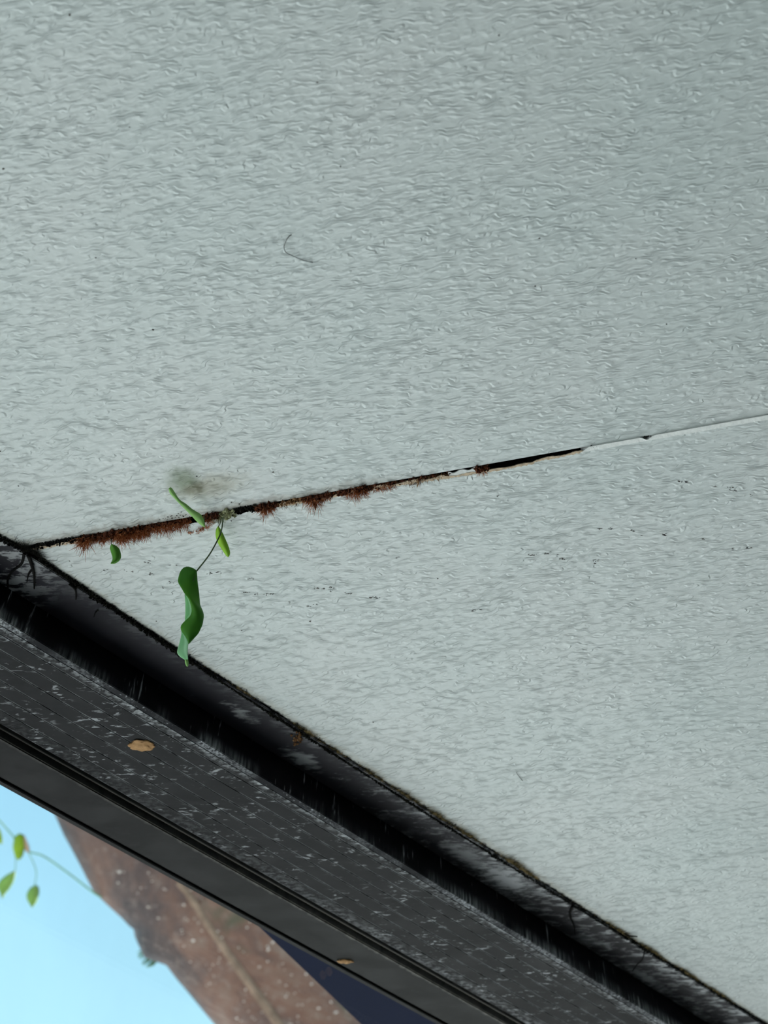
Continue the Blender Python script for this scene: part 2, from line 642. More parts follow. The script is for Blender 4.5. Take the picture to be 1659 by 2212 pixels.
def strip(name, x0, x1, f_hi, f_lo, drop, thick, mat, step=4, jit=1.0, seed=1, tilt=0.0):
    """irregular strip lying in the joint between two sight curves"""
    r_ = random.Random(seed)
    vs, fs = [], []
    x = x0
    rows = 0
    while x <= x1:
        hi = onceil(x, seam_y(x) + f_hi(x) + r_.uniform(-.3, .3) * jit, drop + tilt)
        lo = onceil(x, seam_y(x) + f_lo(x) + r_.uniform(-1, 1) * jit, drop)
        for p, dz in ((hi, 0), (lo, 0), (lo, thick), (hi, thick)):
            q = Minv @ p
            vs.append((q.x, q.y, q.z - CEIL + dz))
        # swell the face a little
        rows += 1
        x += step
    for i in range(rows - 1):
        for k in range(4):
            k2 = (k + 1) % 4
            fs.append((i * 4 + k, i * 4 + k2, i * 4 + 4 + k2, i * 4 + 4 + k))
    fs.append((3, 2, 1, 0))
    e_ = (rows - 1) * 4
    fs.append((e_, e_ + 1, e_ + 2, e_ + 3))
    return mesh_obj(name, vs, fs, mat, ceil)


def chip(x):
    return 7 * math.exp(-((x - 1398) / 9) ** 2)


def left_taper(x):
    return max(0, 8 - (x - 1258) * .55) if x < 1275 else 0


sb = strip('sealant_bead', 1256, 4600, lambda x: 1.6 + chip(x) + left_taper(x), lambda x: gap_px(x) + 2.5, .0001, .01, M['sealant'], 3, .5, 5, .0011)
sb['label'] = 'white sealant bead filling the right end of the joint'
sl = strip('torn_sealant', 955, 1262, lambda x: gap_px(x) - 1.5 + 1.2 * math.sin(x * .11), lambda x: gap_px(x) + 2.8, .0006, .0007, M['cream'], 3, 1.5, 6)
sl['label'] = 'torn cream sealant along the edge of the open joint'
sl2 = strip('torn_sealant', 968, 1030, lambda x: 5 + 2 * math.sin(x * .2), lambda x: 14, .0003, .0009, M['sealant'], 3, 1.5, 8)
sl3 = strip('torn_sealant', 60, 180, lambda x: gap_px(x) - 2 + 1.5 * math.sin(x * .13), lambda x: gap_px(x) + 3, .0004, .0007, M['cream'], 3, 1.5, 9)
sl4 = strip('torn_sealant', 600, 960, lambda x: gap_px(x) - 4 + 2 * math.sin(x * .09), lambda x: gap_px(x) + 2, .0004, .0007, M['cream'], 3, 2.0, 10)

# ------------------------------------------------------------------ beam
beam = empty('trim_1', (0, 0, 0), RZ)
tag(beam, 'black ribbed aluminium beam with white lime stains along the ceiling edge', 'beam', kind='structure')
lip = box('top_lip', (U0, VA, ZB), (U1, VB, CEIL - .0003), M['lip'], beam, .0006)
lip['label'] = 'flat black lip under the ceiling, smeared with grey dust'
df_ = box('drip_face', (U0, VB - .0004, ZC), (U1, VB + .006, CEIL + .07), M['face'], beam, .0006)
df_['label'] = 'black upright face with white lime runs'
body = box('beam_body', (U0, VB + .0062, ZC + .0004), (U1, VD, CEIL + .07), M['groove'], beam)
NR = 7
wr = (VD - VB) / NR
for i in range(NR):
    lo = VB + (.0062 if i == 0 else i * wr + .00045)
    hi = VB + (i + 1) * wr - .00045
    rb = box('rib', (U0, lo, ZC + (.0 if i else .0001)), (U1, hi, ZC + .0006), M['rib'], beam, .0001)

# ------------------------------------------------------------------ window below the beam
win = empty('window_1', (0, 0, 0), RZ)
tag(win, 'dark bronze framed window under the ribbed beam', 'window', kind='structure')
fin_ = box('track_fin', (U0, VD + .0022, ZC - .001), (U1, VD + .0040, ZC + .03), M['frame'], win, .0003)
hd = box('head_frame', (U0, VE + .0012, ZF), (U1, VG, CEIL + .05), M['frame'], win, .0010)
hd['label'] = 'dark bronze head rail of the window'
slot = box('slot_liner', (U0, VD + .0002, ZC + .031), (U1, VE + .001, CEIL + .05), M['black'], win)
gk = box('gasket', (U0, VG + .0004, ZF + .003), (U1, VG + .0030, CEIL + .03), M['black'], win)
bd = box('glazing_bead', (U0, VG + .0032, ZF + .0005), (U1, VH, CEIL + .05), M['frame'], win, .0006)
gp = box('glass_pane', (U0 + .02, VH - .0050, .05), (U1 - .02, VH - .0010, ZF + .02), M['glass'], win)
br = box('bottom_rail', (U0, VE, 0), (U1, VH + .004, .06), M['frame'], win, .001)
for uu in (U0, U1 - .05):
    box('jamb', (uu, VE, .06), (uu + .05, VH + .004, ZF), M['frame'], win, .001)

# navy soffit outside the window: its free edge runs at an angle to the beam
ZS = CEIL + .075
e0, e1 = uv(onz(540, 1983, ZS)), uv(onz(1000, 2422, ZS))
sd2 = (Vector(e1) - Vector(e0)).normalized()
k0 = (VH + .001 - e0[1]) / sd2.y
s0 = Vector(e0) + sd2 * k0
s1 = Vector(e0) + sd2 * 1.2
so = prism('trim_2', [(s0.x, s0.y), (s1.x, s1.y), (U1, s1.y), (U1, s0.y)], ZS, ZS + .05, M['navy'])
so.rotation_euler = (0, 0, RZ)
tag(so, 'dark navy soffit panel outside the window', 'soffit', kind='structure')

#--OBJECTS--

# ------------------------------------------------------------------ materials of the growth


def fibre_mat(name, stops, scale=500, rough=.8):
    n = N(name)
    f = n.noise(n.world(), scale, 3, .6)
    return n.fin(n.ramp(f, *stops), rough, .2)


M['rust_root'] = fibre_mat('rusty_root_fibre', [(.32, srgb(96, 46, 24)), (.5, srgb(178, 104, 62)), (.68, srgb(226, 164, 116))])
M['dark_root'] = fibre_mat('dark_root_crumb', [(.3, srgb(28, 15, 10)), (.55, srgb(84, 42, 22)), (.8, srgb(128, 76, 46))], 400)
M['tan_root'] = fibre_mat('tan_root_fibre', [(.3, srgb(92, 58, 34)), (.55, srgb(150, 112, 76)), (.8, srgb(196, 170, 134))])
M['pale_crown'] = fibre_mat('pale_green_crown', [(.3, srgb(138, 136, 96)), (.55, srgb(176, 178, 140)), (.8, srgb(200, 202, 170))], 300)
M['mould'] = fibre_mat('black_mould', [(.3, (.004, .004, .003)), (.6, (.012, .012, .008)), (.8, srgb(62, 58, 38))], 350)
M['fuzz'] = fibre_mat('olive_mould_fuzz', [(.38, srgb(38, 36, 24)), (.52, srgb(120, 104, 66)), (.66, srgb(204, 180, 132))], 300)
M['blackroot'] = fibre_mat('black_rootlet', [(.3, (.003, .003, .003)), (.7, (.014, .012, .010))], 300)
M['hair'] = fibre_mat('dark_hair', [(.3, srgb(26, 22, 20)), (.7, srgb(64, 60, 56))], 300)
M['speck'] = fibre_mat('dark_dirt', [(.35, srgb(30, 32, 34)), (.65, srgb(110, 104, 96))], 260)
M['mud'] = fibre_mat('tan_mud', [(.3, srgb(150, 112, 72)), (.7, srgb(200, 158, 112))], 200)


def leaf_mat(name, lo, hi, rough=.45, trans=.25):
    n = N(name)
    w = n.world()
    f = n.noise(w, 45, 3, .5)
    v = n.noise(n.mapping(w, (260, 60, 60)), 1.0, 3, .6)
    col = n.mix(n.math('MULTIPLY', v, .25), n.ramp(f, (.3, lo), (.7, hi)), tuple(c * 1.25 for c in hi))
    n.bump(v, .0001, .6)
    n.fin(col, rough, .2)
    t = n.node('ShaderNodeBsdfTranslucent')
    n.set(t.inputs['Color'], col)
    m = n.node('ShaderNodeMixShader')
    m.inputs[0].default_value = trans
    n.t.links.new(n.p.outputs[0], m.inputs[1])
    n.t.links.new(t.outputs[0], m.inputs[2])
    n.t.links.new(m.outputs[0], n.out.inputs[0])
    return n.m


M['leaf_dark'] = leaf_mat('deep_green_leaf', srgb(62, 124, 48), srgb(90, 156, 46), .45, .32)
M['leaf_pale'] = leaf_mat('pale_leaf_underside', srgb(206, 244, 212), srgb(216, 248, 216), .45, .5)
M['leaf_lime'] = leaf_mat('lime_leaf', srgb(150, 205, 70), srgb(172, 218, 66))
M['leaf_mid'] = leaf_mat('mid_green_leaf', srgb(76, 136, 48), srgb(102, 164, 62))
M['leaf_sage'] = leaf_mat('sage_green_leaf', srgb(146, 196, 112), srgb(166, 212, 124))
M['stem'] = plain('dark_green_stem', srgb(78, 96, 66), .5, .3, .25, 200)
M['stem_out'] = plain('fresh_green_stem', srgb(110, 158, 110), .5, .3, .2, 60)


def resample(poly, n):
    pts = [Vector((p[0], p[1])) for p in poly]
    L = [0]
    for a, b_ in zip(pts, pts[1:]):
        L.append(L[-1] + (b_ - a).length)
    out = []
    for i in range(n):
        s = L[-1] * i / (n - 1)
        k = 0
        while k < len(L) - 2 and L[k + 1] < s:
            k += 1
        d = L[k + 1] - L[k]
        f = (s - L[k]) / d if d else 0
        out.append(pts[k].lerp(pts[k + 1], f))
    for _ in range(1):
        out = [out[0]] + [(out[i - 1] + out[i] * 2 + out[i + 1]) / 4 for i in range(1, n - 1)] + [out[-1]]
    return out


def blade(left, right, depth, belly=.002, rows=22, cols=8, lift=None):
    """surface between two edge curves; depth(s) is the distance along the view,
    belly the bulge of the blade towards the viewer"""
    l_, r_ = resample(left, rows), resample(right, rows)
    vs = []
    for i in range(rows):
        s = i / (rows - 1)
        for j in range(cols):
            c = j / (cols - 1)
            p = l_[i].lerp(r_[i], c)
            t = depth(s) - belly * math.sin(math.pi * c) + (lift(s, c) if lift else 0)
            vs.append(at(p.x, p.y, t))
    fs = []
    for i in range(rows - 1):
        for j in range(cols - 1):
            a = i * cols + j
            fs.append((a, a + 1, a + cols + 1, a + cols))
    return vs, fs


def join(parts):
    V_, F_, I_ = [], [], []
    for vs, fs, mi in parts:
        b_ = len(V_)
        V_ += vs
        F_ += [tuple(b_ + i for i in f) for f in fs]
        I_ += [mi] * len(fs)
    return V_, F_, I_


def leaf_obj(name, parts, mats, parent, thick=.0004):
    V_, F_, I_ = join(parts)
    if parent is not None:
        V_ = [v - parent.location for v in V_]
    o = mesh_obj(name, V_, F_, None, parent, True, mats, I_)
    bm = bmesh.new()
    bm.from_mesh(o.data)
    bmesh.ops.remove_doubles(bm, verts=bm.verts[:], dist=.00005)
    bm.to_mesh(o.data)
    bm.free()
    md = o.modifiers.new('thickness', 'SOLIDIFY')
    md.thickness = thick
    md.offset = 0
    return o


def crop_a(pts):        # points read in the zoomed view of the seedling
    return [(330 + x / 4.608, 980 + y / 4.608) for x, y in pts]


def crop_d(pts):
    return [(100 + x / 4.1475, 1080 + y / 4.1475) for x, y in pts]


def stem(bag, pts, r0, r1, parent=None, sides=8, n=14):
    """tube through control points (Catmull-Rom)"""
    P = [pts[0]] + list(pts) + [pts[-1]]
    out = []
    for k in range(1, len(P) - 2):
        for i in range(n):
            t = i / n
            a, b_, c, d = P[k - 1], P[k], P[k + 1], P[k + 2]
            out.append(.5 * ((2 * b_) + (c - a) * t + (2 * a - 5 * b_ + 4 * c - d) * t * t + (3 * b_ - a - 3 * c + d) * t ** 3))
    out.append(pts[-1])
    off = parent.location if parent is not None else Vector((0, 0, 0))
    out = [p - off for p in out]
    bag.tube(out, [r0 + (r1 - r0) * i / (len(out) - 1) for i in range(len(out))], sides)


# ------------------------------------------------------------------ seedling hanging from the joint
root_px = (482, 1111)
sd_ = empty('seedling', onceil(*root_px))
tag(sd_, 'green seedling hanging from the joint with a long twisted leaf and a small lime leaf', 'plant')
base = crop_a([(437, 1168)])[0]
T0 = .985


def cpt(x, y, t):
    (q,) = crop_a([(x, y)])
    return at(q[0], q[1], t)


bg = Bag()
stem(bg, [onceil(481, 1113), cpt(697, 670, .998), cpt(680, 775, .993), cpt(640, 870, .989), cpt(560, 1010, .986), cpt(437, 1168, T0)], .00042, .00055, sd_)
bg.build('petiole', M['stem'], sd_, True)
# long leaf: dark blade and two pale folds of its underside
dl = crop_a([(430, 1160), (405, 1142), (350, 1120), (300, 1135), (270, 1180), (246, 1275), (290, 1345), (318, 1400), (345, 1420), (370, 1470),
             (393, 1560), (375, 1620), (320, 1665), (275, 1715), (275, 1745), (300, 1785), (335, 1830), (352, 1865), (358, 1893)])
dr = crop_a([(437, 1168), (440, 1210), (445, 1280), (460, 1390), (470, 1510), (495, 1560), (509, 1610), (495, 1700), (455, 1790), (400, 1850), (358, 1893)])
d1 = blade(dl, dr, lambda s: T0 - .018 * s, .003, 40, 9, lambda s, c: .003 * math.sin(s * 9) * (1 - c))
f1 = blade(crop_a([(318, 1400), (325, 1480), (325, 1580), (320, 1665)]),
           crop_a([(318, 1400), (345, 1420), (370, 1470), (395, 1560), (377, 1622), (320, 1665)]), lambda s: T0 - .005 + .0, -.003, 14, 6)
f2 = blade(crop_a([(284, 1765), (290, 1790), (275, 1850), (255, 1925), (240, 1980), (265, 2015), (320, 2050)]),
           crop_a([(284, 1765), (300, 1785), (335, 1830), (357, 1880), (350, 1910), (345, 1990), (350, 2050)]), lambda s: T0 - .012 - .006 * s, -.002, 20, 6)
f3 = blade(crop_a([(320, 2048), (325, 2095), (338, 2116)]), crop_a([(350, 2048), (358, 2105), (345, 2120)]), lambda s: T0 - .018, .0006, 6, 4)
lf = leaf_obj('leaf', [(d1[0], d1[1], 0), (f1[0], f1[1], 1), (f2[0], f2[1], 1), (f3[0], f3[1], 2)], [M['leaf_dark'], M['leaf_pale'], M['leaf_sage']], sd_)
lf['label'] = 'long twisted dark green leaf with pale folded underside'
bg = Bag()
stem(bg, [cpt(432, 1172, T0 - .002), cpt(395, 1290, T0 - .0052), cpt(360, 1400, T0 - .0062), cpt(352, 1425, T0 - .0066)], .00028, .00014, sd_, 5, 6)
mr = bg.build('midrib', M['stem'], lf, True)
mr.location = (0, 0, 0)
# small lime leaf behind the petiole
ll = crop_a([(650, 722), (630, 755), (626, 800), (630, 840), (655, 900), (700, 970), (735, 1020), (750, 1030)])
lr = crop_a([(650, 722), (668, 742), (700, 800), (740, 890), (762, 950), (769, 985), (766, 1015), (750, 1030)])
b1 = blade(ll, lr, lambda s: .999 + .008 * s, .002, 20, 8)
l2 = leaf_obj('leaf', [(b1[0], b1[1], 0)], [M['leaf_lime']], sd_)
l2['label'] = 'small lime green oval leaf'
bg = Bag()
stem(bg, [onceil(479, 1113), cpt(672, 690, .9985), cpt(655, 726, .999)], .0003, .0003, sd_, 6, 6)
stem(bg, [onceil(474, 1116), cpt(650, 700, .9985), cpt(655, 722, .9985)], .0002, .0001, sd_, 5, 6)
bg.build('leaf_stalk', M['stem'], sd_, True)
# pale crown in the joint
rr = random.Random(11)
bg = Bag()
for i in range(70):
    x = rr.gauss(490, 7)
    p = onceil(x, seam_y(x) + rr.gauss(9, 4), rr.uniform(0, .0015)) - sd_.location
    bg.chunk(p, [rr.uniform(.0008, .0022) for _ in range(3)], rr)
for i in range(90):
    x = rr.gauss(478, 8)
    p = onceil(x, seam_y(x) + rr.gauss(12, 4), .0005) - sd_.location
    d = Vector((rr.gauss(0, .5), rr.gauss(.3, .5), -rr.uniform(.1, 1))).normalized() * rr.uniform(.002, .005)
    bg.tube([p, p + d * .5 + Vector((rr.gauss(0, .0003), 0, 0)), p + d], [.00013, .0001, .00004])
cr = bg.build('root_crown', M['pale_crown'], sd_)
cr['label'] = 'pale green fuzzy root crown'

# ------------------------------------------------------------------ the two other sprouts
sp1 = empty('sprout', onceil(441, 1113))
tag(sp1, 'narrow sage green leaf reaching up and left from the joint', 'leaf')
al = crop_a([(160, 345), (175, 326), (192, 345), (225, 400), (265, 460), (330, 500), (400, 560), (470, 595), (497, 622), (512, 680), (520, 735)])
ar = crop_a([(160, 345), (162, 380), (175, 402), (210, 435), (260, 490), (310, 540), (370, 600), (415, 650), (455, 690), (500, 722), (520, 735)])
bl = blade(al, ar, lambda s: .955 + .040 * s, .0015, 26, 7)
leaf_obj('leaf_blade', [(bl[0], bl[1], 0)], [M['leaf_sage']], sp1)
bg = Bag()
stem(bg, [onceil(441, 1113), cpt(515, 690, .9975), cpt(519, 732, .9955)], .00035, .0003, sp1, 6, 6)
bg.build('leaf_stalk', M['stem'], sp1, True)

sp2 = empty('sprout', onceil(240, seam_y(240) + 8))
tag(sp2, 'small dark green curled leaf hanging below the rusty roots', 'leaf')
cl = crop_d([(583, 395), (570, 430), (583, 475), (597, 520), (592, 545), (578, 568)])
cr_ = crop_d([(583, 395), (612, 405), (645, 425), (661, 455), (671, 510), (655, 545), (612, 572), (578, 570)])
bl = blade(cl, cr_, lambda s: 1.003 - .004 * s, .003, 20, 8)
leaf_obj('leaf_blade', [(bl[0], bl[1], 0)], [M['leaf_mid']], sp2)
bg = Bag()
q = crop_d([(583, 397), (578, 340)])
stem(bg, [onceil(*q[1]), at(q[0][0], q[0][1], 1.003)], .0003, .0003, sp2, 6, 4)
bg.build('leaf_stalk', M['stem'], sp2, True)

# ------------------------------------------------------------------ root clumps pushing out of the joint


def clump(label, x0, x1, hang, up=0.0, n=400, mat='rust_root', core=30, coresize=.0016, lean=0.0, peak=None, seed=1, yoff=7, curl=.35, corem='dark_root'):
    r_ = random.Random(seed)
    xm = (x0 + x1) / 2
    root = empty('root_clump', onceil(xm, seam_y(xm) + yoff))
    tag(root, label, 'roots', 'root clumps along the ceiling joint')
    bag = Bag()
    wav = [r_.uniform(.55, 1.15) for _ in range(8)]
    for i in range(n):
        c = r_.random()
        x = x0 + (x1 - x0) * c
        k = c * 7
        prof = wav[int(k)] * (1 - k % 1) + wav[min(7, int(k) + 1)] * (k % 1)
        if peak is not None:
            prof *= .35 + .9 * math.exp(-((c - peak) / .22) ** 2)
        prof *= min(1, .35 + 4 * min(c, 1 - c))
        y = seam_y(x) + r_.uniform(1, gap_px(x) + 1)
        p = onceil(x, y, -.001) - root.location
        gu = up and r_.random() < .3
        L = (up if gu else hang) * prof * r_.uniform(.45, 1.1) / 2500.0
        d = Vector((r_.gauss(lean, .42), r_.gauss(-.55 if gu else .45, .3), -r_.uniform(.25, .9))).normalized()
        a = p + d * L * .5 + Vector((r_.gauss(0, 1), r_.gauss(0, 1), r_.gauss(0, .5))) * L * .12
        d2 = (d + Vector((r_.gauss(0, curl), r_.gauss(0, curl), r_.gauss(-.15, curl)))).normalized()
        b_ = a + d2 * L * .55
        w = r_.uniform(.00010, .00024)
        bag.tube([p, a, b_], [w, w * .8, w * .3], 3, False)
    fo = bag.build('root_fibres', M[mat], root)
    fo['kind'] = 'stuff'
    if core:
        bag = Bag()
        for i in range(core):
            x = r_.uniform(x0 + 2, x1 - 2)
            bag.chunk(onceil(x, seam_y(x) + r_.uniform(2, gap_px(x)), r_.uniform(-.001, .0012)) - root.location,
                      [coresize * r_.uniform(.5, 1.3) for _ in range(3)], r_)
        bag.build('root_core', M[corem], root)
    return root


clump('dark rusty root tuft at the left end, hanging down and left', 174, 204, 34, 0, 420, 'rust_root', 60, .0022, -.35, .45, 21, 12)
clump('matted reddish brown roots above the small curled leaf', 198, 250, 20, 0, 480, 'rust_root', 110, .0022, 0, None, 22)
clump('bushy rusty root fringe right of the small curled leaf', 246, 332, 26, 0, 900, 'rust_root', 120, .0018, .05, None, 23)
clump('fine rusty root fringe left of the sage green leaf', 330, 412, 22, 4, 700, 'rust_root', 60, .0014, .05, None, 24)
clump('brown root knot between the sage leaf and the pale root crown', 440, 476, 14, 5, 260, 'rust_root', 70, .0019, 0, None, 25)
clump('round rusty root tuft right of the pale root crown', 553, 598, 26, 2, 520, 'rust_root', 70, .0020, .1, .45, 26)
clump('thin tan root threads between two rusty tufts', 598, 660, 10, 0, 160, 'tan_root', 40, .0013, 0, None, 27, corem='tan_root')
clump('spreading rusty tuft with a pointed dark tip near the joint middle', 652, 724, 30, 11, 620, 'rust_root', 70, .0017, .1, .38, 28)
clump('rusty root tuft sticking out both above and below the joint', 728, 802, 24, 14, 640, 'rust_root', 80, .0017, .1, .6, 29)
clump('short brown root fringe right of the two-sided tuft', 800, 856, 15, 0, 300, 'rust_root', 30, .0013, .1, None, 30)
clump('thin tan root threads trailing along the middle of the joint', 852, 974, 11, 0, 420, 'tan_root', 40, .0011, .1, None, 31)
clump('last small brown root wad beside the black open gap', 1026, 1056, 10, 0, 180, 'rust_root', 40, .0014, 0, None, 32)

# loose curls of root under the sage leaf, and the single spike further right
lc = empty('root_curls', onceil(432, 1146))
tag(lc, 'loose curled root scraps on the panel below the sage leaf', 'roots')
r_ = random.Random(5)
bg = Bag()
for i in range(70):
    (q,) = crop_a([(r_.gauss(500, 45), 0)])
    x = q[0]
    y = 980 + (770 - (x - 425) * 2.0 + r_.gauss(0, 9)) / 4.608
    p = onceil(x, y, .0004) - lc.location
    d = Vector((r_.gauss(0, 1), r_.gauss(0, 1), -.3)).normalized() * r_.uniform(.001, .0028)
    bg.tube([p, p + d * .5 + Vector((0, .0004, -.0003)), p + d], [.00022, .0002, .00006])
for i in range(14):
    (q,) = crop_a([(r_.gauss(375, 14), r_.gauss(785, 6))])
    p = onceil(q[0], q[1], .0003) - lc.location
    d = Vector((r_.gauss(0, 1), r_.gauss(0, .6), -.2)).normalized() * .0018
    bg.tube([p, p + d * .5, p + d], [.0002, .0002, .00006])
bg.build('root_scrap', M['rust_root'], lc)
sk = Bag()
p = onceil(902, 1034)
sk.tube([p, onceil(904, 1042, .002), onceil(901, 1053, .004)], [.0006, .0007, .0002], 6)
so_ = sk.build('root_spike', M['tan_root'])
tag(so_, 'single brown root spike pointing down from the middle of the joint', 'root')
sk = Bag()
p = onceil(681, 1093)
sk.tube([onceil(681, 1080), onceil(681, 1092, .002), onceil(682, 1102, .003)], [.0012, .001, .0003], 6)
so_ = sk.build('root_spike', M['dark_root'])
tag(so_, 'stubby dark root tip below the spreading rusty tuft', 'root')
bg = Bag()
q = crop_a([(120, 730), (132, 765), (140, 790), (150, 755), (185, 765), (212, 768)])
bg.tube([onceil(q[0][0], q[0][1]), onceil(q[1][0], q[1][1], .001), onceil(q[2][0], q[2][1], .002)], [.0003, .0007, .0002], 5)
bg.tube([onceil(q[3][0], q[3][1], .0003), onceil(q[4][0], q[4][1], .0008), onceil(q[5][0], q[5][1], .0006)], [.00018, .00018, .00022], 5)
so_ = bg.build('root_scrap', M['dark_root'])
tag(so_, 'curled dark root scrap below the fine rusty fringe', 'root')
# moss and mould in the joint between pale crown and round tuft, and to the far left
for nm, lab, xa, xb, nn, sd0 in (('joint_mould', 'black mould crust in the joint at the far left by the beam', 45, 182, 260, 41),
                                 ('joint_mould', 'dark mould crust in the joint right of the pale root crown', 500, 556, 110, 42),
                                 ('joint_mould', 'small black mould spot at the chip in the white sealant', 1391, 1408, 11, 43),
                                 ('joint_mould', 'sooty mould flecks where the white sealant begins', 1276, 1296, 9, 44)):
    r_ = random.Random(sd0)
    bg = Bag()
    for i in range(nn):
        x = r_.uniform(xa, xb)
        g_ = gap_px(x)
        bg.chunk(onceil(x, seam_y(x) + min(g_ + 1, abs(r_.gauss(0, g_ * .5))), r_.uniform(0, .0008)), [r_.uniform(.0004, .0014) * (.55 if xa > 1000 else 1) for _ in range(3)], r_)
    tag(bg.build(nm, M['mould'], None), lab, 'mould', 'mould crusts in the ceiling joint')

# ------------------------------------------------------------------ mould along the beam
r_ = random.Random(13)
LA = [(-500, 838), (-60, 1112), (0, 1160), (60, 1190), (500, 1483), (950, 1772), (1250, 1959), (1649, 2208), (1760, 2278), (2700, 2882)]


def line_a(x):
    for (x0, y0), (x1, y1) in zip(LA, LA[1:]):
        if x <= x1:
            return y0 + (y1 - y0) * (x - x0) / (x1 - x0)
    return LA[-1][1]


crust, fuzz = Bag(), Bag()
for i in range(9000):
    x = r_.uniform(-40, 1720) if i < 6500 else (r_.uniform(-450, -40) if i < 7200 else r_.uniform(1720, 2650))
    dens = .5 + .9 * noise.noise(Vector((x * .021, 3.1, 0))) + (.35 if x < 420 else 0)
    s = max(.25, min(1.25, dens + .25))
    c = onceil(x, line_a(x))
    c = c + V * r_.gauss(-.0002, .0008 * s)
    c.z = CEIL - r_.uniform(.0002, .0018) * s
    if c.dot(V) > VA + .0004:
        c.z = min(c.z, ZB - r_.uniform(0, .0008))
    crust.chunk(c, [r_.uniform(.0003, .0010) * (.45 + s * .6) for _ in range(3)], r_)
TUFT = [(60, 2.0, 30), (520, .8, 20), (650, 1.3, 22), (720, 1.0, 20), (800, 1.2, 20), (870, 1.6, 26), (935, 1.8, 22), (1000, 1.6, 26), (1100, 2.0, 24), (1135, 1.2, 16), (1330, 1.2, 26), (1400, 1.1, 20), (1480, 1.0, 20), (1545, .8, 20)]
for i in range(5200):
    if r_.random() < .55:
        t_ = r_.choice(TUFT)
        x = r_.gauss(t_[0], t_[2] * .6)
        L = .0052 * t_[1] * r_.uniform(.4, 1.1)
    else:
        x = r_.uniform(-40, 1720)
        L = r_.uniform(.0008, .0030)
    c = onceil(x, line_a(x), .0004) - V * r_.uniform(-.0006, .0014)
    d = (-V * r_.uniform(.3, 1.0) + U * r_.gauss(.35, .55) - Vector((0, 0, 1)) * r_.uniform(0.02, .35)).normalized() * L
    (crust if x < 430 or (L < .003 and r_.random() < .6) else fuzz).tube([c, c + d * .55 + U * r_.gauss(0, .0003), c + d], [.00016, .00013, .00004], 3, False)
mc = tag(crust.build('mould_crust', M['mould']), 'black mould crust with olive fuzz along the edge between ceiling and beam', 'mould', kind='stuff')
mf = fuzz.build('mould_fuzz', M['fuzz'], mc)
mf['kind'] = 'stuff'
mf['label'] = 'olive and tan mould fuzz'


# black rootlets on the lip of the beam
def rootlet(label, px, r0, r1, dz=.0012, branches=()):
    bag = Bag()
    zz = ZB - dz
    stem(bag, [onz(x, y, zz) for x, y in px], r0, r1, None, 7, 8)
    for b_ in branches:
        stem(bag, [onz(x, y, zz) for x, y in b_], r0 * .7, r1 * .6, None, 6, 6)
    return tag(bag.build('black_rootlet', M['blackroot'], None, True), label, 'root', 'black rootlets on the beam')


rootlet('black rootlet curving left over the pale patch at the far left beam end', [(52, 1196), (46, 1218), (26, 1235), (17, 1252), (17, 1272)], .0011, .0007)
rootlet('thick black rootlet with a frayed end beside the far left joint', [(62, 1200), (70, 1225), (74, 1245), (74, 1272)], .0016, .0005, .0014, [[(70, 1230), (62, 1240), (58, 1258)]])
rootlet('dark twisted rootlet hanging over the lip lower right of the curled leaf', [(150, 1262), (163, 1275), (164, 1295)], .0010, .0005)
rootlet('short black rootlet on the lip below the long leaf tip side', [(212, 1318), (206, 1325), (203, 1333)], .0006, .0003)
rootlet('thick black rootlet dangling over the lip near the right of the beam', [(1237, 1958), (1231, 1972), (1233, 1985), (1240, 2000), (1242, 2018)], .0014, .0004)
rootlet('thin black rootlet bent left at the far right of the beam', [(1392, 2056), (1388, 2072), (1376, 2084), (1366, 2098)], .0006, .0004)
tw = Bag()
tw.tube([onceil(1345, 2017, .001), onceil(1360, 2022, .002), onceil(1377, 2023, .003)], [.0007, .0008, .0007], 6)
tag(tw.build('twig_stub', M['mould']), 'dark twig stub sticking out of the mould toward the right', 'twig')
bc = Bag()
rr = random.Random(2)
for i in range(24):
    c_ = onz(rr.gauss(640, 4), rr.gauss(1593, 7), ZB - .001)
    bc.chunk(c_, [rr.uniform(.0008, .0018) for _ in range(3)], rr)
tag(bc.build('bark_crumb', M['tan_root']), 'tan crumb of bark stuck on the beam lip', 'debris')

# ------------------------------------------------------------------ small things on the ceiling
bg = Bag()


def zoomh(x, y):
    return (500 + x / 6.636, 480 + y / 6.636)


hp = [zoomh(*p) for p in ((862, 178), (830, 200), (795, 245), (770, 300), (755, 345), (762, 400), (790, 440), (860, 475), (960, 520), (1080, 560), (1165, 582))]
stem(bg, [onceil(x, y, .0003 + .002 * math.sin(i / 10 * math.pi)) for i, (x, y) in enumerate(hp)], .00026, .00018, None, 5, 5)
tag(bg.build('hair', M['hair'], None, True), 'dark curved hair stuck to the upper ceiling panel', 'hair')
bg = Bag()
stem(bg, [onceil(1115, 1668, .0003), onceil(1120, 1676, .001), onceil(1129, 1687, .0003)], .0002, .00015, None, 5, 6)
tag(bg.build('hair', M['hair'], None, True), 'short dark hair on the lower ceiling panel above the beam', 'hair')

